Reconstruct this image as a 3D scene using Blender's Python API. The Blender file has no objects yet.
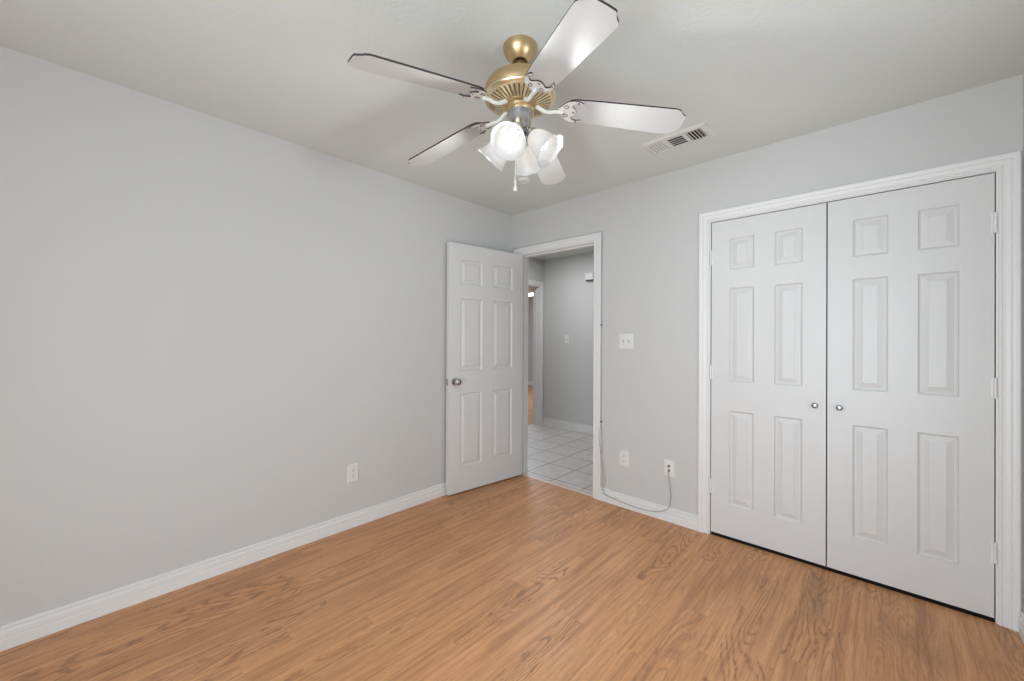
import bpy, bmesh, math, random
from mathutils import Vector, Matrix, Euler
R = math.radians
random.seed(7)
S = bpy.context.scene
COL = S.collection

# ------------------------------------------------------------ camera
PSI, PIT, ROL = 0.747088206, 0.00342602, 0.00504457
F = Vector((-math.sin(PSI)*math.cos(PIT), math.cos(PSI)*math.cos(PIT), math.sin(PIT)))
Rt = Vector((math.cos(PSI), math.sin(PSI), 0))
Up = Rt.cross(F)
R2 = Rt*math.cos(ROL)+Up*math.sin(ROL)
U2 = -Rt*math.sin(ROL)+Up*math.cos(ROL)
cd = bpy.data.cameras.new('camera')
cd.sensor_width = 36; cd.lens = 402.154/1024*36
cd.shift_y = -(340.5-337.16)/1024
cd.clip_start = .02
cam = bpy.data.objects.new('camera', cd); COL.objects.link(cam)
M3 = Matrix((R2, U2, -F)).transposed()
cam.matrix_world = Matrix.Translation((2.61814, -2.81160, 1.26887)) @ M3.to_4x4()
S.camera = cam

# ------------------------------------------------------------ world, exposure, daylight
S.view_settings.view_transform = 'Standard'
S.view_settings.look = 'None'
S.view_settings.gamma = 1
S.view_settings.use_curve_mapping = False
S.view_settings.exposure = 0.15
S.cycles.use_denoising = True
S.cycles.max_bounces = 12; S.cycles.diffuse_bounces = 8; S.cycles.transparent_max_bounces = 16
S.cycles.sample_clamp_indirect = 6
W = bpy.data.worlds.new('world'); S.world = W; W.use_nodes = True
W.node_tree.nodes['Background'].inputs[0].default_value = (.75, .85, 1, 1)
W.node_tree.nodes['Background'].inputs[1].default_value = 1.0

def area(name, loc, rot, sx, sy, power, col=(1, 1, 1)):
    l = bpy.data.lights.new(name, 'AREA'); l.shape = 'RECTANGLE'; l.size = sx; l.size_y = sy
    l.energy = power; l.color = col
    o = bpy.data.objects.new(name, l); o.location = loc; o.rotation_euler = rot; COL.objects.link(o)
    return o
# daylight behind the two windows (side wall and the wall behind the camera), then added fill lights for the hall and the far room
area('side_window_daylight', (3.24, -1.45, 1.12), (0, R(90), 0), .55, .9, 11, (.90, .995, 1.06))
area('rear_window_daylight', (2.26, -4.20, .98), (R(90), 0, 0), 1.5, 1.85, 63, (.90, .995, 1.06))
area('hall_fill_light', (-.35, .95, 2.42), (0, 0, 0), .5, .5, 13, (.97, .985, 1))  # added fill under the hall ceiling, no fixture there
area('far_room_fill_light', (-3.0, 3.2, 2.36), (0, 0, 0), .9, .9, 42, (.80, .96, 1.16))  # added overhead fill, cool tint against the wood bounce

# ------------------------------------------------------------ materials
def mat(name, col, rough=.5, metal=0., bump=None, spec=.5, emit=None):
    m = bpy.data.materials.new(name); m.use_nodes = True
    nt = m.node_tree; b = nt.nodes['Principled BSDF']
    b.inputs['Base Color'].default_value = (*col, 1)
    b.inputs['Roughness'].default_value = rough
    b.inputs['Metallic'].default_value = metal
    b.inputs['Specular IOR Level'].default_value = spec
    if emit:
        b.inputs['Emission Color'].default_value = (*emit[0], 1); b.inputs['Emission Strength'].default_value = emit[1]
    if bump:
        sc, st, scale_vec = bump
        tc = nt.nodes.new('ShaderNodeTexCoord'); mp = nt.nodes.new('ShaderNodeMapping')
        mp.inputs['Scale'].default_value = scale_vec
        n = nt.nodes.new('ShaderNodeTexNoise'); n.inputs['Scale'].default_value = sc; n.inputs['Detail'].default_value = 3
        bp = nt.nodes.new('ShaderNodeBump'); bp.inputs['Strength'].default_value = st; bp.inputs['Distance'].default_value = .002
        nt.links.new(tc.outputs['Object'], mp.inputs[0]); nt.links.new(mp.outputs[0], n.inputs['Vector'])
        nt.links.new(n.outputs['Fac'], bp.inputs['Height']); nt.links.new(bp.outputs[0], b.inputs['Normal'])
    return m

M_wall = mat('wall_paint', (.57, .57, .563), .75, bump=(55, .35, (1, 1, 1)), spec=.3)
M_ceil = mat('ceiling_paint', (.665, .69, .67), .85, bump=(70, .5, (1, 1, 1)), spec=.2)
M_trim = mat('trim_paint', (.75, .75, .745), .38)
M_door = mat('door_paint', (.655, .655, .65), .42, bump=(18, .22, (8, 8, .35)))
M_plate = mat('white_plastic', (.72, .72, .71), .35)
M_slot = mat('slot_dark', (.05, .05, .05), .6)
M_chrome = mat('satin_nickel', (.50, .50, .51), .2, 1)
M_knob = mat('nickel_reflecting_dark', (.22, .22, .225), .22, 1)  # nickel darkened to stand in for the dark surroundings it mirrors
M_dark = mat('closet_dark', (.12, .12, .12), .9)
M_brass = mat('antique_brass', (.62, .455, .255), .36, 1)
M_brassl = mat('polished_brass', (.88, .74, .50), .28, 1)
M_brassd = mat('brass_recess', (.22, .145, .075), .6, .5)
M_blade = mat('blade_white', (.53, .535, .53), .30)
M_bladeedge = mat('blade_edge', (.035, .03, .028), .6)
M_bracket = mat('bracket_white', (.72, .71, .67), .35)
M_cable = mat('cable_grey', (.42, .42, .43), .5)
M_clip = mat('clip_dark', (.05, .05, .05), .6)
M_vent = mat('vent_paint', (.66, .66, .64), .5)
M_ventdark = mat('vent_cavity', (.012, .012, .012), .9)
M_outside = mat('window_frame_white', (.8, .8, .8), .4)
M_bulb = mat('bulb_lit', (1, 1, 1), .4, emit=((1, .96, .90), 2.3))
M_farlamp = mat('lamp_lit', (1, 1, 1), .4, emit=((1, .97, .92), 2.5))

def frosted():
    m = bpy.data.materials.new('frosted_glass'); m.use_nodes = True
    nt = m.node_tree; nt.nodes.clear()
    out = nt.nodes.new('ShaderNodeOutputMaterial'); mix = nt.nodes.new('ShaderNodeMixShader'); mix2 = nt.nodes.new('ShaderNodeMixShader')
    tr = nt.nodes.new('ShaderNodeBsdfTranslucent'); tr.inputs[0].default_value = (.85, .85, .84, 1)
    df = nt.nodes.new('ShaderNodeBsdfPrincipled'); df.inputs['Base Color'].default_value = (.84, .84, .84, 1); df.inputs['Roughness'].default_value = .25
    tp = nt.nodes.new('ShaderNodeBsdfTransparent'); tp.inputs[0].default_value = (.95, .95, .95, 1)
    mix.inputs[0].default_value = .5; mix2.inputs[0].default_value = .05
    nt.links.new(tr.outputs[0], mix.inputs[1]); nt.links.new(df.outputs[0], mix.inputs[2])
    nt.links.new(mix.outputs[0], mix2.inputs[1]); nt.links.new(tp.outputs[0], mix2.inputs[2]); nt.links.new(mix2.outputs[0], out.inputs[0])
    return m
M_shade = frosted()
def pane_glass():
    m = bpy.data.materials.new('window_glass'); m.use_nodes = True
    nt = m.node_tree; nt.nodes.clear()
    out = nt.nodes.new('ShaderNodeOutputMaterial'); mix = nt.nodes.new('ShaderNodeMixShader'); mix.inputs[0].default_value = .06
    tp = nt.nodes.new('ShaderNodeBsdfTransparent'); gl = nt.nodes.new('ShaderNodeBsdfGlossy'); gl.inputs['Roughness'].default_value = .02
    nt.links.new(tp.outputs[0], mix.inputs[1]); nt.links.new(gl.outputs[0], mix.inputs[2]); nt.links.new(mix.outputs[0], out.inputs[0])
    return m
M_glass = pane_glass()

class NB:
    """short node builder"""
    def __init__(s, m): s.nt = m.node_tree
    def n(s, t, **kw):
        o = s.nt.nodes.new(t)
        for k, v in kw.items(): setattr(o, k, v)
        return o
    def link(s, a, b): s.nt.links.new(a, b)
    def put(s, sock, v):
        if hasattr(v, 'is_output'): s.link(v, sock)
        else: sock.default_value = v
    def m(s, op, a, b=0., c=0.):
        o = s.n('ShaderNodeMath', operation=op)
        s.put(o.inputs[0], a); s.put(o.inputs[1], b); s.put(o.inputs[2], c)
        return o.outputs[0]
    def xyz(s, x, y, z):
        o = s.n('ShaderNodeCombineXYZ'); s.put(o.inputs[0], x); s.put(o.inputs[1], y); s.put(o.inputs[2], z); return o.outputs[0]
    def noise(s, v, scale=1, detail=2, rough=.5, dist=0):
        o = s.n('ShaderNodeTexNoise'); s.link(v, o.inputs['Vector']); o.inputs['Scale'].default_value = scale
        o.inputs['Detail'].default_value = detail; o.inputs['Roughness'].default_value = rough; o.inputs['Distortion'].default_value = dist
        return o.outputs['Fac']
    def white(s, v):
        o = s.n('ShaderNodeTexWhiteNoise', noise_dimensions='3D'); s.link(v, o.inputs['Vector']); return o.outputs['Value']
    def mix(s, f, a, b, bt='MIX'):
        o = s.n('ShaderNodeMix', data_type='RGBA', blend_type=bt)
        s.put(o.inputs[0], f); s.put(o.inputs[6], a); s.put(o.inputs[7], b); return o.outputs[2]
    def ss(s, v, a, b, lo=0., hi=1.):
        o = s.n('ShaderNodeMapRange', interpolation_type='SMOOTHSTEP'); s.put(o.inputs[0], v)
        for i, q in enumerate((a, b, lo, hi)): o.inputs[i+1].default_value = q
        return o.outputs[0]

def wood_floor():
    m = mat('laminate_oak', (.5, .3, .18), .42)
    b = m.node_tree.nodes['Principled BSDF']; N = NB(m)
    geo = N.n('ShaderNodeNewGeometry'); sep = N.n('ShaderNodeSeparateXYZ'); N.link(geo.outputs['Position'], sep.inputs[0])
    X, Y = sep.outputs[0], sep.outputs[1]
    u = N.m('DIVIDE', N.m('SUBTRACT', X, 2.31-.095*60), .095)
    iu = N.m('FLOOR', u); fu = N.m('SUBTRACT', u, iu)
    off = N.m('MULTIPLY', N.white(N.xyz(iu, 3.1, 0.)), 5.)
    v = N.m('ADD', N.m('DIVIDE', Y, .92), off)
    iv = N.m('FLOOR', v); fv = N.m('SUBTRACT', v, iv)
    rnd = N.white(N.xyz(iu, iv, 1.7)); rnd2 = N.white(N.xyz(iu, iv, 9.2))
    seed = N.m('MULTIPLY', rnd, 40.)
    # slow ring field, its contours draw the cathedral grain
    fld = N.noise(N.xyz(N.m('MULTIPLY', X, 7.5), N.m('MULTIPLY', Y, 1.25), seed), 1, 1.5, .4, .2)
    ring = N.m('SINE', N.m('MULTIPLY', fld, 125.))
    ring = N.ss(ring, .1, .95)
    brk = N.noise(N.xyz(N.m('MULTIPLY', X, 110.), N.m('MULTIPLY', Y, 30.), seed), 1, 2)
    ring = N.m('MULTIPLY', ring, N.ss(brk, .36, .60, .30, 1.))
    cath = N.m('MULTIPLY', ring, N.ss(rnd2, .50, .92, .05, .72))
    blot = N.noise(N.xyz(N.m('MULTIPLY', X, 9.), N.m('MULTIPLY', Y, 1.2), seed), 1, 3, .6, .3)
    streak = N.noise(N.xyz(N.m('MULTIPLY', X, 48.), N.m('MULTIPLY', Y, 1.8), seed), 1, 3, .55, .25)
    fib = N.noise(N.xyz(N.m('MULTIPLY', X, 150.), N.m('MULTIPLY', Y, 5.), seed), 1, 3, .6)
    pore = N.noise(N.xyz(N.m('MULTIPLY', X, 320.), N.m('MULTIPLY', Y, 16.), seed), 1, 1)
    base = N.mix(N.ss(blot, .30, .72), (.675, .332, .146, 1), (.555, .262, .110, 1))
    base = N.mix(N.m('MULTIPLY', rnd, .30), base, (.60, .300, .135, 1))
    base = N.mix(N.m('MULTIPLY', N.ss(streak, .45, .70), .66), base, (.35, .152, .064, 1))
    base = N.mix(N.m('MULTIPLY', N.ss(streak, .50, .30), .35), base, (.72, .385, .195, 1))
    base = N.mix(N.m('MULTIPLY', N.ss(fib, .42, .70), .34), base, (.33, .145, .058, 1))
    base = N.mix(cath, base, (.235, .105, .048, 1))
    base = N.mix(N.m('MULTIPLY', N.ss(pore, .54, .70), .26), base, (.26, .12, .055, 1))
    spot = N.ss(N.noise(N.xyz(N.m('MULTIPLY', X, 5.), N.m('MULTIPLY', Y, 1.6), 3.3), 1, 2), .62, .76)
    base = N.mix(N.m('MULTIPLY', spot, .35), base, (.24, .12, .06, 1))
    eu = N.m('MINIMUM', fu, N.m('SUBTRACT', 1., fu)); ev = N.m('MULTIPLY', N.m('MINIMUM', fv, N.m('SUBTRACT', 1., fv)), 9.7)
    e = N.m('MINIMUM', eu, ev)
    base = N.mix(N.ss(e, .004, .016, .16, 0.), base, (.20, .10, .05, 1))
    N.link(base, b.inputs['Base Color'])
    N.put(b.inputs['Roughness'], N.ss(fib, .3, .8, .36, .5))
    bp = N.n('ShaderNodeBump'); bp.inputs['Strength'].default_value = .12; bp.inputs['Distance'].default_value = .001
    N.link(fib, bp.inputs['Height']); N.link(bp.outputs[0], b.inputs['Normal'])
    return m
M_wood = wood_floor()

def tile_floor():
    m = mat('floor_tile', (.5, .5, .5), .30)
    b = m.node_tree.nodes['Principled BSDF']; N = NB(m)
    geo = N.n('ShaderNodeNewGeometry'); sep = N.n('ShaderNodeSeparateXYZ'); N.link(geo.outputs['Position'], sep.inputs[0])
    u = N.m('DIVIDE', N.m('SUBTRACT', sep.outputs[0], .112-3.2), .32); v = N.m('DIVIDE', N.m('SUBTRACT', sep.outputs[1], .41-3.3), .335)
    iu = N.m('FLOOR', u); iv = N.m('FLOOR', v); fu = N.m('SUBTRACT', u, iu); fv = N.m('SUBTRACT', v, iv)
    e = N.m('MINIMUM', N.m('MINIMUM', fu, N.m('SUBTRACT', 1., fu)), N.m('MINIMUM', fv, N.m('SUBTRACT', 1., fv)))
    g = N.ss(e, .010, .020, 1., 0.)
    mot = N.noise(geo.outputs['Position'], 14, 4, .6)
    base = N.mix(N.ss(mot, .3, .7), (.62, .575, .55, 1), (.74, .70, .665, 1))
    base = N.mix(N.m('MULTIPLY', N.white(N.xyz(iu, iv, 0.)), .2), base, (.54, .51, .49, 1))
    base = N.mix(g, base, (.20, .185, .17, 1))
    N.link(base, b.inputs['Base Color'])
    bp = N.n('ShaderNodeBump'); bp.inputs['Strength'].default_value = .5; bp.inputs['Distance'].default_value = .002; bp.invert = True
    N.link(g, bp.inputs['Height']); N.link(bp.outputs[0], b.inputs['Normal'])
    return m
M_tile = tile_floor()

# ------------------------------------------------------------ builders
def obj(name, bm, m, parent=None, smooth=False, loc=None, rot=None):
    me = bpy.data.meshes.new(name)
    bmesh.ops.recalc_face_normals(bm, faces=bm.faces)
    bm.to_mesh(me); bm.free()
    for x in (m if isinstance(m, (list, tuple)) else [m]): me.materials.append(x)
    if smooth:
        for p_ in me.polygons: p_.use_smooth = True
        if smooth is not True: me.set_sharp_from_angle(angle=R(smooth))
    o = bpy.data.objects.new(name, me); COL.objects.link(o)
    if parent: o.parent = parent
    if loc: o.location = loc
    if rot: o.rotation_euler = rot
    return o
def tag(o, label, cat, group=None, kind=None):
    o['label'] = label; o['category'] = cat
    if group: o['group'] = group
    if kind: o['kind'] = kind
    return o
def struct(o, label, cat): return tag(o, label, cat, kind='structure')
def empty(name, loc, rz=0):
    o = bpy.data.objects.new(name, None); COL.objects.link(o); o.location = loc; o.rotation_euler = (0, 0, rz)
    o.empty_display_size = .05
    return o
def box(bm, a, b, mi=0, bev=0):
    x0, y0, z0 = a; x1, y1, z1 = b
    vs = [bm.verts.new(p) for p in ((x0, y0, z0), (x1, y0, z0), (x1, y1, z0), (x0, y1, z0), (x0, y0, z1), (x1, y0, z1), (x1, y1, z1), (x0, y1, z1))]
    fs = [bm.faces.new([vs[i] for i in q]) for q in ((0, 3, 2, 1), (4, 5, 6, 7), (0, 1, 5, 4), (1, 2, 6, 5), (2, 3, 7, 6), (3, 0, 4, 7))]
    for f in fs: f.material_index = mi
    if bev:
        es = list({e for f in fs for e in f.edges})
        bmesh.ops.bevel(bm, geom=es, offset=bev, segments=2, profile=.5, affect='EDGES')
    return vs
def boxes(*bs, bev=0):
    bm = bmesh.new()
    for a, b in bs: box(bm, a, b, bev=bev)
    return bm
def lathe(prof, n=48, bm=None, mtx=None, rfun=None, mis=None, close=False):
    """profile of (r, z) about z"""
    bm = bm or bmesh.new(); rings = []
    for i, (r, z) in enumerate(prof):
        if r < 1e-6: rings.append([bm.verts.new((0, 0, z))]); continue
        rg = []
        for k in range(n):
            a = 2*math.pi*k/n; rr, zz = (r, z) if rfun is None else rfun(i, r, z, a)
            rg.append(bm.verts.new((rr*math.cos(a), rr*math.sin(a), zz)))
        rings.append(rg)
    for i in range(len(rings)-1):
        A, B = rings[i], rings[i+1]
        for k in range(n):
            k2 = (k+1) % n
            if len(A) == 1 and len(B) == 1: continue
            if len(A) == 1: f = bm.faces.new((A[0], B[k], B[k2]))
            elif len(B) == 1: f = bm.faces.new((A[k], A[k2], B[0]))
            else: f = bm.faces.new((A[k], A[k2], B[k2], B[k]))
            if mis: f.material_index = mis[i]
    if mtx is not None:
        for rg in rings:
            for v_ in rg: v_.co = mtx @ v_.co
    return bm
def tube(bm, pts, r, n=8, mi=0):
    pts = [Vector(p) for p in pts]; rings = []; ref = None
    for i, p in enumerate(pts):
        t = (pts[min(i+1, len(pts)-1)]-pts[max(i-1, 0)]).normalized()
        if ref is None:
            ref = Vector((0, 0, 1)) if abs(t.z) < .9 else Vector((1, 0, 0))
        ref = (ref - t*ref.dot(t)).normalized(); s = t.cross(ref)
        rr = r[i] if isinstance(r, (list, tuple)) else r
        rings.append([bm.verts.new(p+rr*(math.cos(2*math.pi*k/n)*ref+math.sin(2*math.pi*k/n)*s)) for k in range(n)])
    for A, B in zip(rings, rings[1:]):
        for k in range(n): bm.faces.new((A[k], A[(k+1) % n], B[(k+1) % n], B[k])).material_index = mi
    bm.faces.new(rings[0]).material_index = mi; bm.faces.new(rings[-1]).material_index = mi
    return bm
def smooth_path(pts, k=6):
    P = [Vector(p) for p in pts]; P = [P[0]*2-P[1]]+P+[P[-1]*2-P[-2]]; out = []
    for i in range(1, len(P)-2):
        for j in range(k):
            t = j/k; a, b, c, d = P[i-1:i+3]
            out.append(.5*((2*b)+(c-a)*t+(2*a-5*b+4*c-d)*t*t+(3*b-a-3*c+d)*t**3))
    out.append(P[-2]); return out
def prism(bm, pts, z0, z1, mi=0, side=0, f=None):
    """closed 2-D outline extruded in z"""
    g = f or (lambda x, y, z: (x, y, z))
    A = [bm.verts.new(g(x, y, z0)) for x, y in pts]; B = [bm.verts.new(g(x, y, z1)) for x, y in pts]
    bm.faces.new(A[::-1]).material_index = mi; bm.faces.new(B).material_index = side if side == 2 else mi
    n = len(pts)
    for i in range(n): bm.faces.new((A[i], A[(i+1) % n], B[(i+1) % n], B[i])).material_index = side
    return bm

# ------------------------------------------------------------ room shell
H = 2.44
XR = 3.062
YN = -3.95
struct(obj('floor', boxes(((-.12, YN-.12, -.1), (XR+.12, .004, 0)),), M_wood),
       'orange-tan oak laminate floor of narrow boards running toward the doorway', 'floor')
struct(obj('floor', boxes(((-1.22, .004, -.1), (1.62, 2.02, -.001))), M_tile),
       'pale grey square tile floor seen through the open doorway', 'floor')
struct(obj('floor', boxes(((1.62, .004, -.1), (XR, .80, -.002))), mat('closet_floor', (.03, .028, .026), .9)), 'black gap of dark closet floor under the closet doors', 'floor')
struct(obj('floor', boxes(((-5.0, .2, -.1), (-1.22, 5.8, 0))), M_wood), 'orange wood floor of the room beyond the hall', 'floor')
struct(obj('ceiling', boxes(((-1.22, YN-.12, H), (XR+.12, 2.02, H+.1))), M_ceil), 'flat pale grey painted ceiling holding the fan', 'ceiling')
struct(obj('ceiling', boxes(((-5.0, .2, H), (-1.22, 5.8, H+.1))), M_ceil), 'ceiling of the room beyond the hall', 'ceiling')
struct(obj('wall_left', boxes(((-.12, YN, 0), (0, 0, H))), M_wall), 'long bare light grey wall with one low outlet', 'wall')
EX0, EX1, EZ = .100, .920, 2.062
CX0, CX1, CZ = 1.768, 3.002, 2.050
struct(obj('wall_back', boxes(((-1.10, 0, 0), (EX0, .12, H)), ((EX0, 0, EZ), (EX1, .12, H)), ((EX1, 0, 0), (CX0, .12, H)),
       ((CX0, 0, CZ), (CX1, .12, H)), ((CX1, 0, 0), (XR, .12, H))), M_wall), 'light grey wall holding the open doorway and the closet', 'wall')
# side wall with window opening
WY0, WY1, WZ0, WZ1 = -2.05, -.85, .88, 2.06
struct(obj('wall_right', boxes(((XR, YN, 0), (XR+.12, WY0, H)), ((XR, WY1, 0), (XR+.12, .80, H)), ((XR, WY0, 0), (XR+.12, WY1, WZ0)), ((XR, WY0, WZ1), (XR+.12, WY1, H))), M_wall),
       'light grey side wall just beyond the closet casing', 'wall')
NX0, NX1, NZ0 = 1.50, 3.00, .06
struct(obj('wall_near', boxes(((-.12, YN-.12, 0), (NX0, YN, H)), ((NX1, YN-.12, 0), (XR+.12, YN, H)), ((NX0, YN-.12, 0), (NX1, YN, NZ0)), ((NX0, YN-.12, WZ1), (NX1, YN, H))), M_wall),
       'light grey window wall behind the camera', 'wall')
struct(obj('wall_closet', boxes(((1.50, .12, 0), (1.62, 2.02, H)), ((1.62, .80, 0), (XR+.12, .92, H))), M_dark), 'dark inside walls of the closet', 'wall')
# hall
struct(obj('wall_hall_back', boxes(((-1.22, 1.90, 0), (1.50, 2.02, H))), M_wall), 'light grey hall wall facing the doorway', 'wall')
HD0, HD1, HZ = 1.02, 1.81, 2.045
struct(obj('wall_hall_left', boxes(((-1.22, 0, 0), (-1.10, HD0, H)), ((-1.22, HD1, 0), (-1.10, 1.90, H)), ((-1.22, HD0, HZ), (-1.10, HD1, H))), M_wall),
       'light grey hall end wall with a doorway to another room', 'wall')
struct(obj('wall_far_room', boxes(((-5.0, 5.6, 0), (-1.22, 5.8, H)), ((-5.0, .2, 0), (-4.9, 5.6, H)), ((-1.32, 2.02, 0), (-1.22, 5.6, H)), ((-4.9, .1, 0), (-1.22, .2, H))), M_wall),
       'grey wall of the room beyond the hall', 'wall')
struct(obj('baseboard_far_room', boxes(((-4.9, 5.585, 0), (-1.32, 5.6, .11))), M_trim), 'white baseboard of the room beyond the hall', 'baseboard')

# windows out of the frame, they give the daylight
def window(name, label, x0, x1, mtx, z0=WZ0):
    bm = bmesh.new(); z1 = WZ1
    for a, b in (((x0, .03, z0), (x0+.04, .09, z1)), ((x1-.04, .03, z0), (x1, .09, z1)), ((x0+.04, .03, z0), (x1-.04, .09, z0+.04)), ((x0+.04, .03, z1-.04), (x1-.04, .09, z1)),
                 ((x0+.04, .045, (z0+z1)/2-.02), (x1-.04, .075, (z0+z1)/2+.02))): box(bm, a, b)
    for v_ in bm.verts: v_.co = mtx @ v_.co
    w = obj(name, bm, M_outside); struct(w, label, 'window')
    bm = bmesh.new(); box(bm, (x0+.04, .058, z0+.04), (x1-.04, .062, z1-.04))
    for v_ in bm.verts: v_.co = mtx @ v_.co
    obj('window_pane', bm, M_glass, w)
    bm = bmesh.new(); box(bm, (x0-.03, -.03, z0-.022), (x1+.03, .03, z0))
    for v_ in bm.verts: v_.co = mtx @ v_.co
    obj('window_sill', bm, M_outside, w)
window('window_1', 'white framed side window beside the closet wall', WY0, WY1, Matrix.Translation((XR, 0, 0)) @ Matrix(((0, 1, 0, 0), (1, 0, 0, 0), (0, 0, 1, 0), (0, 0, 0, 1))))
window('window_2', 'white framed window in the wall behind the camera', NX0, NX1, Matrix.Translation((0, YN, 0)) @ Matrix(((1, 0, 0, 0), (0, -1, 0, 0), (0, 0, 1, 0), (0, 0, 0, 1))), NZ0)

# baseboards
BP = [(0, 0), (.014, 0), (.014, .043), (.0095, .0445), (.0095, .050), (.0135, .0535), (.0135, .070), (.0050, .075), (.0040, .082), (.0105, .086), (.012, .090), (.0105, .0945), (.006, .097), (0, .097)]
def baseboard(name, p0, p1, nrm, label, z=0):
    bm = bmesh.new(); p0 = Vector(p0); p1 = Vector(p1); n = Vector(nrm)
    A = [bm.verts.new((p0.x+n.x*d, p0.y+n.y*d, h+z)) for d, h in BP]; B = [bm.verts.new((p1.x+n.x*d, p1.y+n.y*d, h+z)) for d, h in BP]
    for i in range(len(BP)):
        j = (i+1) % len(BP); bm.faces.new((A[i], A[j], B[j], B[i]))
    bm.faces.new(A); bm.faces.new(B[::-1])
    return struct(obj(name, bm, M_trim), label, 'baseboard')
baseboard('baseboard_left', (0, YN), (0, 0), (1, 0), 'white moulded baseboard along the long bare wall')
baseboard('baseboard_back', (.972, 0), (1.716, 0), (0, -1), 'white moulded baseboard between the doorway and the closet')
baseboard('baseboard_right', (XR, YN), (XR, -.021), (-1, 0), 'white moulded baseboard just past the closet casing')
baseboard('baseboard_hall', (-1.10, 1.90), (1.50, 1.90), (0, -1), 'white baseboard along the hall wall', z=-.001)

# casings and jambs
CP = [(0, 0), (0, .008), (.003, .010), (.009, .010), (.013, .007), (.017, .007), (.022, .0105), (.034, .0125), (.038, .0105), (.042, .015), (.050, .0165), (.060, .0165), (.064, .013), (.064, 0)]
def casing(name, x0, x1, zt, label, plane=lambda x, d, z: (x, -d, z), jamb=None, z0=0):
    bm = bmesh.new(); rows = []
    for u, d in CP: rows.append([bm.verts.new(plane(*q)) for q in ((x0-u, d, z0), (x0-u, d, zt+u), (x1+u, d, zt+u), (x1+u, d, z0))])
    n = len(rows)
    for i in range(n):
        A, B = rows[i], rows[(i+1) % n]
        for k in range(3): bm.faces.new((A[k], A[k+1], B[k+1], B[k]))
    bm.faces.new([r_[0] for r_ in rows]); bm.faces.new([r_[3] for r_ in rows])
    o = struct(obj(name, bm, M_trim), label, 'door casing')
    if jamb:
        j0, j1, jz, stop = jamb; t = .015; b2 = bmesh.new()
        L = [((j0-t, 0, z0), (j0, -.12, jz)), ((j1, 0, z0), (j1+t, -.12, jz)), ((j0-t, 0, jz), (j1+t, -.12, jz+t))]
        if stop:
            s0, s1 = stop
            L += [((j0, -s0, z0), (j0+.011, -s1, jz-.011)), ((j1-.011, -s0, z0), (j1, -s1, jz-.011)), ((j0, -s0, jz-.011), (j1, -s1, jz))]
        for a, b in L:
            vs = box(b2, a, b)
            for v_ in vs: v_.co = Vector(plane(*v_.co))
        obj('door_jamb', b2, M_trim, o)
    return o
trim1 = casing('trim_1', .108, .912, 2.050, 'white moulded casing around the open hall doorway', jamb=(.115, .905, 2.045, (.042, .075)))
trim2 = casing('trim_2', 1.777, 2.993, 2.040, 'wide white moulded casing around the double closet doors', jamb=(1.783, 2.987, 2.035, None))
trim3 = casing('trim_3', HD0+.01, HD1-.009, HZ-.005, 'white casing of the doorway at the end of the hall', plane=lambda y, d, z: (-1.10+d, y, z), jamb=(HD0+.016, HD1-.016, HZ-.015, (.05, .08)), z0=-.001)
obj('strike_plate', boxes(((-1.185, HD1-.0175, .925), (-1.150, HD1-.016, .985))), M_chrome, trim3)
th = bmesh.new(); prism(th, [(.0, 0), (.050, 0), (.046, .004), (.026, .006), (.003, .003)], .115, .905, f=lambda y, z, x: (x, y+.006, z))
struct(obj('trim_4', th, mat('threshold_beige', (.62, .52, .42), .4)), 'beige threshold strip where the wood floor meets the hall tiles', 'threshold')

# ------------------------------------------------------------ six-panel doors
def door_mesh(w, h, t, cols, rows):
    """front at y=0 facing -y, back at y=t; x from 0 to w, z from 0 to h"""
    bm = bmesh.new()
    xs = sorted({0, w, *[c for q in cols for c in q]}); zs = sorted({0, h, *[c for q in rows for c in q]})
    for side in (0, 1):
        Y = lambda d: d if side == 0 else t-d
        V = {(i, j): bm.verts.new((x, Y(0), z)) for i, x in enumerate(xs) for j, z in enumerate(zs)}
        for i in range(len(xs)-1):
            for j in range(len(zs)-1):
                q = [V[i, j], V[i+1, j], V[i+1, j+1], V[i, j+1]]
                if any(abs(c[0]-xs[i]) < 1e-6 for c in cols) and any(abs(c[0]-zs[j]) < 1e-6 for c in rows):
                    prev = q; x0, x1, z0, z1 = xs[i], xs[i+1], zs[j], zs[j+1]
                    for ins, d in ((.003, .007), (.010, .0125), (.014, .0125), (.038, .0045), (.0395, .0030)):
                        cur = [bm.verts.new((a, Y(d), c)) for a, c in ((x0+ins, z0+ins), (x1-ins, z0+ins), (x1-ins, z1-ins), (x0+ins, z1-ins))]
                        for k in range(4): bm.faces.new((prev[k], prev[(k+1) % 4], cur[(k+1) % 4], cur[k]))
                        prev = cur
                    bm.faces.new(prev)
                else: bm.faces.new(q)
    loop = [(0, 0), (w, 0), (w, h), (0, h)]
    for k in range(4):
        (xa, za), (xb, zb) = loop[k], loop[(k+1) % 4]
        bm.faces.new([bm.verts.new(p) for p in ((xa, 0, za), (xb, 0, zb), (xb, t, zb), (xa, t, za))])
    bmesh.ops.remove_doubles(bm, verts=bm.verts, dist=1e-6)
    return bm
ROWS = [(.205, .805), (.992, 1.585), (1.702, 1.900)]
def knob_bm(s=1.0):
    bm = lathe([(0, 0), (.031*s, 0), (.032*s, .003), (.029*s, .007), (.013*s, .010), (.0115*s, .022), (.016*s, .030), (.0255*s, .038), (.0275*s, .048), (.0255*s, .057), (.017*s, .063), (0, .0645)], 28)
    return bm

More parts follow.
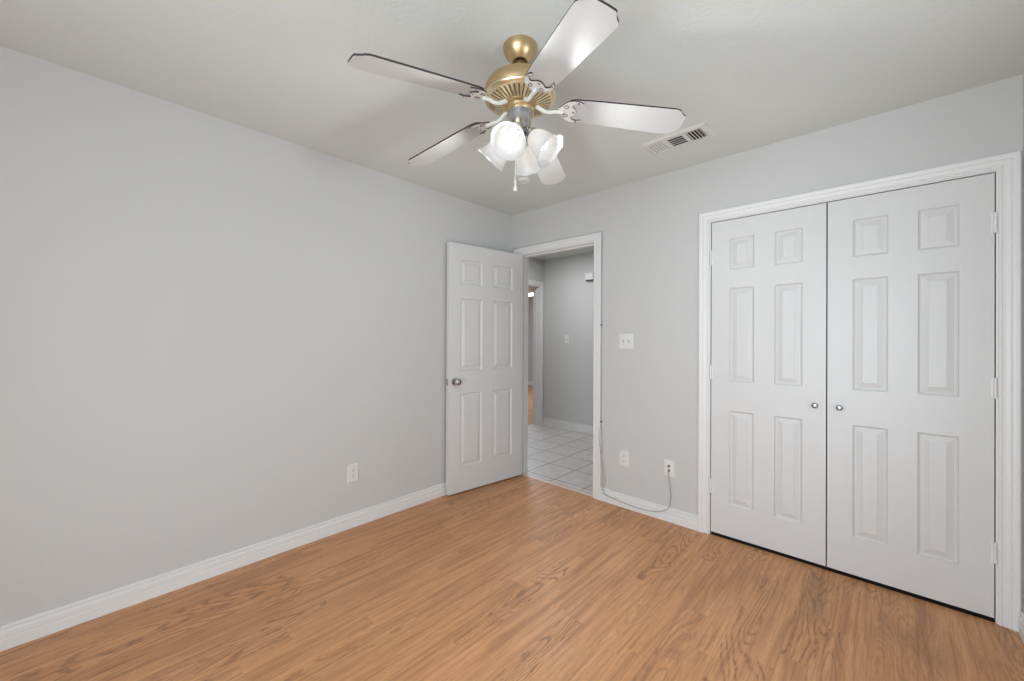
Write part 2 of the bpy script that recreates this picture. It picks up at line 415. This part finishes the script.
# open entry door: hinge at the left jamb, swung into the room
d1 = empty('door_1', (.119, -.006, .012), 0)
struct(d1, 'white six-panel door standing open against the long wall', 'door')
dv = Vector((.062-.155, -.795+.010)); ang = math.atan2(dv.y, dv.x)
d1.location = (.1555, -.012, .012); d1.rotation_euler = (0, 0, ang+math.pi)   # local +x points back to hinge
DW, DH, DT = .790, 2.031, .035
leaf = door_mesh(DW, DH, DT, [(.113, .333), (.449, .669)], ROWS)
for v_ in leaf.verts: v_.co.x -= DW
# the visible face must look toward +X of the room
lf = obj('door_leaf', leaf, M_door, d1)
kb = obj('door_knob', knob_bm(), M_chrome, d1, smooth=35, loc=(-DW+.060, 0, .905), rot=(R(90), 0, 0))
kb2 = obj('door_knob', knob_bm(.93), M_chrome, d1, smooth=35, loc=(-DW+.060, DT, .905), rot=(R(-90), 0, 0))
obj('latch_plate', boxes(((-DW-.0015, .006, .877), (-DW+.001, DT-.006, .933)), ((-DW-.009, .012, .896), (-DW, DT-.013, .914)), bev=.0008), M_chrome, d1)
for z in (.18, 1.0, 1.80):
    hb = bmesh.new(); tube(hb, [(0, 0, z), (0, 0, z+.09)], .006, 12); box(hb, (-.001, -.001, z), (.001, .03, z+.09))
    for v_ in hb.verts: v_.co.x -= .001; v_.co.y += DT+.004
    h_ = obj('hinge', hb, M_chrome, d1, smooth=40)

# closet doors
def closet(name, x0, w, knobx, hx, label):
    r_ = empty(name, (x0, .004, .019)); struct(r_, label, 'door')
    st, pn = .107, (w-.107*3)/2
    obj('door_leaf', door_mesh(w, 2.011, .035, [(st, st+pn), (st*2+pn, st*2+pn*2)], [(a-.007, b-.007) for a, b in ROWS]), M_door, r_)
    bm = lathe([(0, 0), (.0095, 0), (.0095, .002), (.005, .005), (.0048, .012), (.011, .017), (.0145, .022), (.0145, .025), (.011, .029), (0, .031)], 24)
    obj('door_knob', bm, M_knob, r_, smooth=35, loc=(knobx-x0, 0, .884), rot=(R(90), 0, 0))
    for z in (1.784, 1.037, .297):
        hb = bmesh.new(); s = 1 if hx > x0+.1 else -1
        for k in range(3): tube(hb, [(hx-x0, -.007, z-.046+k*.031), (hx-x0, -.007, z-.046+k*.031+.030)], .0062, 12)
        a = hx-x0; box(hb, (min(a, a-s*.013), -.0025, z-.046), (max(a, a-s*.013), .0, z+.046)); box(hb, (a+s*.002-.001, -.004, z-.046), (a+s*.002+.003, .020, z+.046))
        obj('hinge', hb, M_trim, r_, smooth=40)
closet('door_2', 1.788, .593, 2.333, 1.7855, 'white six-panel closet door nearer the doorway, knob at its far edge')
closet('door_3', 2.387, .596, 2.440, 2.985, 'white six-panel closet door hung beside the side wall')

# ------------------------------------------------------------ wall plates
def plate_bm(w, h, t=.006):
    bm = bmesh.new(); A = []
    for ins, d in ((0, 0), (0, .002), (.004, t), ):
        A.append([bm.verts.new(p) for p in ((-w/2+ins, -d, -h/2+ins), (w/2-ins, -d, -h/2+ins), (w/2-ins, -d, h/2-ins), (-w/2+ins, -d, h/2-ins))])
    for P, Q in zip(A, A[1:]):
        for k in range(4): bm.faces.new((P[k], P[(k+1) % 4], Q[(k+1) % 4], Q[k]))
    bm.faces.new(A[-1]); bm.faces.new(A[0][::-1]); return bm
def screw(parent, x, z, y=-.006):
    bm = lathe([(0, 0), (.0035, 0), (.003, .0012), (0, .0015)], 12); box(bm, (-.003, -.0004, .001), (.003, .0004, .0017), 0)
    return obj('screw', bm, M_plate, parent, loc=(x, y, z), rot=(R(90), 0, 0))
def outlet(loc, rz, label):
    r_ = empty('power_outlet', loc, rz); tag(r_, label, 'outlet')
    obj('cover_plate', plate_bm(.076, .120), M_plate, r_)
    for s in (-1, 1):
        pts = [(.017*math.cos(a), max(-.0145, min(.0145, .0185*math.sin(a)))) for a in [2*math.pi*k/28 for k in range(28)]]
        bm = bmesh.new(); prism(bm, pts, .0055, .0085, f=lambda x, z, y, s=s: (x, -y, z+s*.0195))
        rc = obj('socket', bm, M_plate, r_)
        b2 = bmesh.new(); z = s*.0195
        box(b2, (-.0078, -.0090, z-.001), (-.0053, -.0084, z+.0085)); box(b2, (.0053, -.0090, z), (.0073, -.0084, z+.0080))
        tube(b2, [(0, -.0084, z-.0075), (0, -.0090, z-.0075)], .0030, 10)
        obj('socket_slots', b2, M_slot, rc)
    screw(r_, 0, 0)
    return r_
outlet((0, -1.551, .362), R(90), 'white duplex outlet low on the long bare wall')
outlet((1.178, 0, .368), 0, 'white duplex outlet below the light switch, nearer the doorway casing')
def switch(loc, n, label, w):
    r_ = empty('light_switch', loc, 0); tag(r_, label, 'light switch')
    obj('cover_plate', plate_bm(w, .118), M_plate, r_)
    for k in range(n):
        x = (k-(n-1)/2)*.046
        bm = bmesh.new(); box(bm, (x-.006, -.0068, -.013), (x+.006, -.0055, .013)); obj('switch_slot', bm, M_cable, r_)
        bm = bmesh.new(); box(bm, (x-.0045, -.020, .000), (x+.0045, -.006, .009), bev=.001); obj('toggle', bm, M_plate, r_)
        screw(r_, x, .030); screw(r_, x, -.030)
    return r_
switch((1.189, 0, 1.252), 2, 'white double light switch between the doorway and the closet', .116)
switch((-.683, 1.90, 1.262), 1, 'single white light switch on the hall wall', .076)

jk = empty('cable_jack', (1.517, 0, .368)); tag(jk, 'white wall jack plate with a grey cable plugged into it', 'wall jack')
obj('cover_plate', plate_bm(.072, .116), M_plate, jk)
for z in (.017, -.014):
    bm = lathe([(0, 0), (.0085, 0), (.0085, .004), (.006, .005), (.006, .010), (0, .010)], 6)
    obj('connector', bm, M_slot, jk, loc=(0, -.006, z), rot=(R(90), 0, 0))
screw(jk, 0, .046); screw(jk, 0, -.046)

# cable around the casing
cb = bmesh.new()
pts = [(.060, -.005, 2.1175), (.40, -.005, 2.118), (.80, -.005, 2.1175), (.960, -.005, 2.118), (.981, -.006, 2.108), (.983, -.006, 2.0), (.9795, -.006, 1.75), (.9815, -.006, 1.50), (.9790, -.006, 1.38), (.9830, -.006, 1.1), (.9795, -.006, .85), (.9810, -.006, .62),
       (.993, -.008, .45), (.990, -.014, .33), (1.000, -.018, .22), (.999, -.019, .12), (1.03, -.019, .064), (1.09, -.018, .050), (1.20, -.018, .038), (1.34, -.018, .033), (1.43, -.018, .046), (1.490, -.017, .072), (1.522, -.015, .105), (1.532, -.012, .17), (1.526, -.014, .26), (1.519, -.020, .325), (1.517, -.020, .350), (1.517, -.016, .354)]
tube(cb, smooth_path(pts, 6), .0032, 8)
cable = obj('cable', cb, M_cable, smooth=True)
tag(cable, 'thin grey cable stapled round the doorway casing down to the wall jack', 'cable')
b2 = bmesh.new(); tube(b2, smooth_path([(.9795, -.006, .60), (.972, -.022, .50), (.985, -.012, .36), (1.010, -.010, .25), (1.020, -.012, .15), (1.000, -.020, .085), (1.012, -.020, .060), (1.05, -.019, .055)], 6), .0022, 8)
obj('cable_slack', b2, M_cable, cable, smooth=True)
for x, z in ((.980, 1.379), (.981, .618)):
    obj('cable_staple', boxes(((x-.007, -.011, z-.006), (x+.007, -.0004, z+.006)), bev=.0015), M_clip, cable)
for x, z in ((.060, 2.1175),):
    obj('cable_staple', boxes(((x-.006, -.010, z-.004), (x+.006, -.0004, z+.006)), bev=.0015), M_clip, cable)

# hall chime / sensor
r_ = empty('door_sensor', (-.300, 1.90, 2.105)); tag(r_, 'small white box with a dark underside high on the hall wall', 'sensor')
obj('case', boxes(((-.060, -.045, -.040), (.060, 0, .055)), bev=.006), M_plate, r_)
obj('grille', boxes(((-.052, -.042, -.052), (.052, -.004, -.040))), M_slot, r_)

# lit ceiling lamp of the far room
r_ = empty('ceiling_light', (-4.05, 5.05, 2.44)); tag(r_, 'lit white ceiling lamp glimpsed in the room beyond the hall', 'ceiling light')
obj('lamp_base', boxes(((-.30, -.12, -.02), (.30, .12, 0)), bev=.004), M_plate, r_)
obj('diffuser', boxes(((-.28, -.10, -.075), (.28, .10, -.02)), bev=.012), M_farlamp, r_)

# ------------------------------------------------------------ ceiling vent and smoke alarm
vt = empty('ceiling_vent', (1.727, -.424, H), R(-2)); tag(vt, 'white rectangular air register in the ceiling near the closet wall', 'air vent')
VW, VD = .366, .196
bm = bmesh.new()
iw, idp = .300, .128
# sloping frame ring
rg = [[(-VW/2, -VD/2, 0), (VW/2, -VD/2, 0), (VW/2, VD/2, 0), (-VW/2, VD/2, 0)], [(-VW/2, -VD/2, -.003), (VW/2, -VD/2, -.003), (VW/2, VD/2, -.003), (-VW/2, VD/2, -.003)],
      [(-VW/2+.012, -VD/2+.012, -.010), (VW/2-.012, -VD/2+.012, -.010), (VW/2-.012, VD/2-.012, -.010), (-VW/2+.012, VD/2-.012, -.010)],
      [(-iw/2, -idp/2, -.010), (iw/2, -idp/2, -.010), (iw/2, idp/2, -.010), (-iw/2, idp/2, -.010)], [(-iw/2, -idp/2, -.001), (iw/2, -idp/2, -.001), (iw/2, idp/2, -.001), (-iw/2, idp/2, -.001)]]
rv = [[bm.verts.new(p) for p in q] for q in rg]
for P, Q in zip(rv, rv[1:]):
    for k in range(4): bm.faces.new((P[k], P[(k+1) % 4], Q[(k+1) % 4], Q[k]))
for x in (-.053, .053): box(bm, (x-.010, -idp/2, -.0100), (x+.010, idp/2, -.002))
obj('frame', bm, M_vent, vt)
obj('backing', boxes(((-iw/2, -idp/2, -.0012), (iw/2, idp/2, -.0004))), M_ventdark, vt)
def louvre(x0, x1, y0, y1, axis, tilt, n, hw=.0075):
    bm = bmesh.new()
    for k in range(n):
        f_ = (k+.5)/n
        if axis == 'y': c = Vector((x0+(x1-x0)*f_, (y0+y1)/2, -.0065)); sz = (hw, (y1-y0)/2)
        else: c = Vector(((x0+x1)/2, y0+(y1-y0)*f_, -.0065)); sz = (hw, (x1-x0)/2)
        vs = []
        for t in (-.0006, .0006):
            for a, b in ((-1, -1), (1, -1), (1, 1), (-1, 1)):
                p = Vector((a*sz[0], b*sz[1], t)); p = Matrix.Rotation(tilt, 3, 'Y') @ p
                if axis == 'x': p = Vector((p.y, p.x, p.z))
                vs.append(bm.verts.new(c+p))
        for q in ((0, 1, 2, 3), (7, 6, 5, 4), (0, 4, 5, 1), (1, 5, 6, 2), (2, 6, 7, 3), (3, 7, 4, 0)): bm.faces.new([vs[i] for i in q])
    obj('louvre_bank', bm, M_vent, vt)
louvre(-.150, -.063, -.064, .064, 'y', R(-12), 5, .0062)
louvre(-.043, .043, -.064, .064, 'x', R(-16), 5, .0085)
louvre(.063, .150, -.064, .064, 'y', R(35), 5)
for x in (-.166, .166):
    obj('screw', lathe([(0, 0), (.004, 0), (.0035, -.0015), (0, -.002)], 12), M_cable, vt, loc=(x, 0, -.010))

sd = empty('smoke_alarm', (.664, -.580, H)); tag(sd, 'small round white smoke alarm on the ceiling behind the lamp shades', 'smoke alarm')
obj('alarm_base', lathe([(0, 0), (.050, 0), (.050, -.008), (0, -.008)], 36), M_plate, sd, smooth=30)
obj('alarm_cover', lathe([(.046, -.008), (.046, -.012), (.041, -.017), (.022, -.019), (.020, -.016), (0, -.016)], 36), M_plate, sd, smooth=30)

# ------------------------------------------------------------ ceiling fan
HX, HY = 1.5429, -1.6113
fan = empty('ceiling_fan', (HX, HY, H)); tag(fan, 'brass ceiling fan with five white blades and four lit glass shades', 'ceiling fan')
def fz(z): return z-H
lt = lambda name, prof, m, n=56, **k: obj(name, lathe([(r, fz(z)) for r, z in prof], n, **k), m, fan, smooth=35)
lt('canopy', [(.0, 2.4399), (.067, 2.4399), (.0685, 2.436), (.0675, 2.432), (.0665, 2.424), (.062, 2.411), (.054, 2.399), (.044, 2.389), (.036, 2.382), (.031, 2.378), (.029, 2.379), (.026, 2.387), (0, 2.389)], M_brass)
lt('ball_joint', [(0, 2.388), (.016, 2.386), (.023, 2.378), (.0245, 2.368), (.021, 2.357), (.014, 2.350), (.014, 2.300), (0, 2.300)], mat('rod_brown', (.25, .15, .08), .35, .9))
lt('motor_housing', [(0, 2.322), (.028, 2.322), (.034, 2.312), (.080, 2.308), (.108, 2.301), (.127, 2.289), (.138, 2.274), (.142, 2.256), (.141, 2.240), (.1375, 2.232), (.0, 2.232)], M_brass)
hr = lt('housing_rim', [(.1375, 2.234), (.1435, 2.233), (.1445, 2.228), (.142, 2.223), (.136, 2.219), (.124, 2.216), (.122, 2.220), (.130, 2.226), (.1375, 2.234)], M_brassl)
# slotted underside: dark recess, bright ribs between
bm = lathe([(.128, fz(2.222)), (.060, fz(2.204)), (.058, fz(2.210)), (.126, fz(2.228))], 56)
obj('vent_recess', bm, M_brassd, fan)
bm = bmesh.new()
NR = 40
for k in range(NR):
    a = 2*math.pi*k/NR; ca, sa = math.cos(a), math.sin(a); vs = []
    for (r, hw, z) in ((.127, .0062, 2.2165), (.066, .0036, 2.1995)):
        for s, dz in ((-1, 0), (1, 0), (1, .006), (-1, .006)):
            vs.append(bm.verts.new((r*ca-s*hw*sa, r*sa+s*hw*ca, fz(z+dz))))
    for q in ((0, 1, 5, 4), (1, 2, 6, 5), (2, 3, 7, 6), (3, 0, 4, 7), (0, 3, 2, 1), (4, 5, 6, 7)): bm.faces.new([vs[i] for i in q])
obj('vent_ribs', bm, M_brassl, fan)
lt('hub', [(.070, 2.206), (.070, 2.198), (.064, 2.195), (.056, 2.194), (.054, 2.186), (.048, 2.181), (.046, 2.178), (0, 2.178)], M_brass)
lt('switch_housing', [(0, 2.180), (.0455, 2.180), (.0455, 2.172), (.0435, 2.168), (.0435, 2.120), (.0455, 2.116), (.0455, 2.106), (.040, 2.100), (.030, 2.096), (.028, 2.080), (.020, 2.066), (.010, 2.060), (.007, 2.050), (0, 2.046)], M_chrome)

# blades
ZB = 2.186+.122*.196
def blade_xf(bm):
    T = Matrix.Translation((0, 0, fz(ZB))) @ Matrix.Rotation(R(6.9), 4, 'Y') @ Matrix.Rotation(R(-12), 4, 'X')
    for v_ in bm.verts: v_.co = T @ v_.co
def blade_outline():
    r0, r1 = .185, .652; half = [(r0, .0), (r0+.001, .020), (r0+.006, .038), (r0+.016, .049), (r0+.034, .0545), (r0+.12, .0590), (r1-.12, .0650), (r1-.050, .0665), (r1-.038, .0655), (r1-.028, .060), (r1-.021, .051), (r1-.013, .044), (r1-.003, .039), (r1, .033), (r1+.001, .015)]
    top = half[1:]
    return [half[0]]+top+[(r1+.001, 0)]+[(x, -y) for x, y in reversed(top)]
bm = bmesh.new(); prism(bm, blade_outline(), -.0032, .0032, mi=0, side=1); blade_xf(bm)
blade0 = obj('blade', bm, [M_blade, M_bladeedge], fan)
# bracket: arm from the hub, scrolled crescent plate under the blade root
bm = bmesh.new()
cres = [(.158, .012), (.168, .022), (.180, .038), (.196, .050), (.216, .0545), (.238, .052), (.252, .044), (.250, .040), (.236, .044), (.222, .043), (.212, .037), (.208, .028), (.214, .021), (.222, .014), (.226, .006)]
out = cres+[(.228, 0)]+[(x, -y) for x, y in reversed(cres)]
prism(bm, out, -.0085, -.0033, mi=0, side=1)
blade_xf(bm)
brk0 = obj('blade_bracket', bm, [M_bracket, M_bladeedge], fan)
scrolls = []
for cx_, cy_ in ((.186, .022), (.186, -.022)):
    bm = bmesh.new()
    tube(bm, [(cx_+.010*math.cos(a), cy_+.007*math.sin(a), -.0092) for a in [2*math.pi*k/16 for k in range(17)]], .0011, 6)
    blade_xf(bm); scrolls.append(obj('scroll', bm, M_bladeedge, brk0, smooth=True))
screws = []
for x, y in ((.232, .0475), (.232, -.0475), (.216, 0)):
    bm = bmesh.new(); tube(bm, [(x, y, -.0085), (x, y, -.0108)], .0038, 10)
    blade_xf(bm); screws.append(obj('screw', bm, M_chrome, brk0))
bm = bmesh.new()
tube(bm, smooth_path([(.060, 0, fz(2.204)), (.080, 0, fz(2.192)), (.100, 0, fz(2.180)), (.120, 0, fz(2.176)), (.145, 0, fz(2.178)), (.175, 0, fz(2.176))], 5), [.0085]*10+[.0075]*16, 10)
arm0 = obj('bracket_arm', bm, M_bracket, brk0, smooth=True)
def dupchild(o, parent, rz):
    c = o.copy(); COL.objects.link(c); c.parent = parent; c.rotation_euler = (0, 0, rz); return c
A0 = R(257.9)
for k in range(5):
    a = A0+k*R(72)+(R(1.5) if k == 1 else 0)
    if k == 0:
        blade0.rotation_euler = (0, 0, a); brk0.rotation_euler = (0, 0, a)
    else:
        q_ = dupchild(blade0, fan, a); b_ = dupchild(brk0, fan, a)
        if k == 1: q_.rotation_euler.y = b_.rotation_euler.y = R(1.8)      # this blade sags a little
        for ch in (arm0, *scrolls, *screws): dupchild(ch, b_, 0)

# lamps
L = .112
prof_o = [(.0255, 0), (.029, .008), (.036, .020), (.0425, .034), (.0465, .048), (.0490, .062), (.0510, .076), (.0545, .089), (.0590, .099), (.0645, .107), (.0700, L)]
prof_i = [(r-.0022, z-.0005) for r, z in reversed(prof_o)]
prof = prof_o+prof_i
def scal2(i, r, z, a):
    j = i if i < 11 else 21-i
    k = max(0., (j-6)/4.)**1.5
    return r*(1+.010*k*math.cos(8*a)), z+.0020*k*math.cos(8*a)
for k, deg in enumerate((-68, 22, 112, 202)):
    a = R(deg)
    bm = bmesh.new()
    dirv = Vector((math.cos(a)*math.cos(R(45)), math.sin(a)*math.cos(R(45)), -math.sin(R(45))))
    rim = Vector((.128*math.cos(a), .128*math.sin(a), fz(2.000)))
    neck = rim-dirv*L
    q = dirv.to_track_quat('Z', 'Y').to_euler()
    # arm
    tube(bm, smooth_path([(.020*math.cos(a), .020*math.sin(a), fz(2.100)), (.036*math.cos(a), .036*math.sin(a), fz(2.094)), tuple(neck-dirv*.010), tuple(neck+dirv*.004)], 4), .008, 10)
    obj('lamp_arm', bm, M_chrome, fan, smooth=True)
    sh = obj('lamp_shade', lathe(prof, 72, rfun=scal2), M_shade, fan, smooth=True, loc=neck, rot=q)
    obj('shade_holder', lathe([(.012, -.016), (.020, -.012), (.0285, -.004), (.0295, .010), (.0280, .010), (.0275, -.002), (.012, -.008)], 32), M_chrome, fan, smooth=35, loc=neck, rot=q)
    bb = lathe([(.012, .004), (.0125, .026), (.017, .034), (.0225, .046), (.0245, .058), (.0225, .070), (.0150, .080), (.007, .084), (0, .085)], 24)
    # light leaving the open mouth of the shade
    sl = bpy.data.lights.new('shade_light', 'SPOT'); sl.energy = 6; sl.spot_size = R(178); sl.spot_blend = .6; sl.shadow_soft_size = .035; sl.color = (.96, 1.0, 1.0)
    so = bpy.data.objects.new('shade_light', sl); so.parent = fan; so.location = rim+dirv*.012
    so.rotation_euler = Vector((-math.cos(a)*math.cos(R(28)), -math.sin(a)*math.cos(R(28)), math.sin(R(28)))).to_track_quat('Z', 'Y').to_euler(); COL.objects.link(so)
    obj('light_bulb', bb, M_bulb, fan, smooth=True, loc=neck, rot=q)

rr, ff = Vector((math.cos(PSI), math.sin(PSI), 0)), Vector((-math.sin(PSI), math.cos(PSI), 0))
def chain(p, z0, z1, m, bead):
    bm = bmesh.new(); z = z0
    tube(bm, [(p.x, p.y, fz(z0)), (p.x, p.y, fz(z1))], .0012, 6)
    while z > z1:
        bmesh.ops.create_icosphere(bm, subdivisions=1, radius=bead, matrix=Matrix.Translation((p.x, p.y, fz(z)))); z -= bead*2.3
    return obj('pull_chain', bm, m, fan, smooth=True)
p = rr*-.0165+ff*.030
c1 = chain(p, 2.112, 1.925, M_plate, .0022)
bm = lathe([(0, .0), (.003, 0), (.0035, -.010), (.0045, -.030), (.0075, -.045), (.0080, -.056), (.0040, -.058), (0, -.058)], 20)
obj('pull_pendant', bm, M_bracket, c1, smooth=True, loc=(p.x, p.y, fz(1.928)))
p = rr*.053+ff*-.012
c2 = chain(p, 2.186, 2.088, M_brassl, .0024)
p2 = rr*.040+ff*-.020
c3 = chain(p2, 2.120, 2.065, M_chrome, .0022)
obj('pull_pendant', lathe([(0, .004), (.004, 0), (.0075, -.008), (.0065, -.016), (0, -.022)], 16), M_chrome, c3, smooth=True, loc=(p2.x, p2.y, fz(2.066)))
obj('pull_pendant', lathe([(0, .004), (.004, 0), (.0065, -.008), (.0055, -.014), (0, -.018)], 16), M_chrome, c2, smooth=True, loc=((rr*.053+ff*-.012).x, (rr*.053+ff*-.012).y, fz(2.088)))
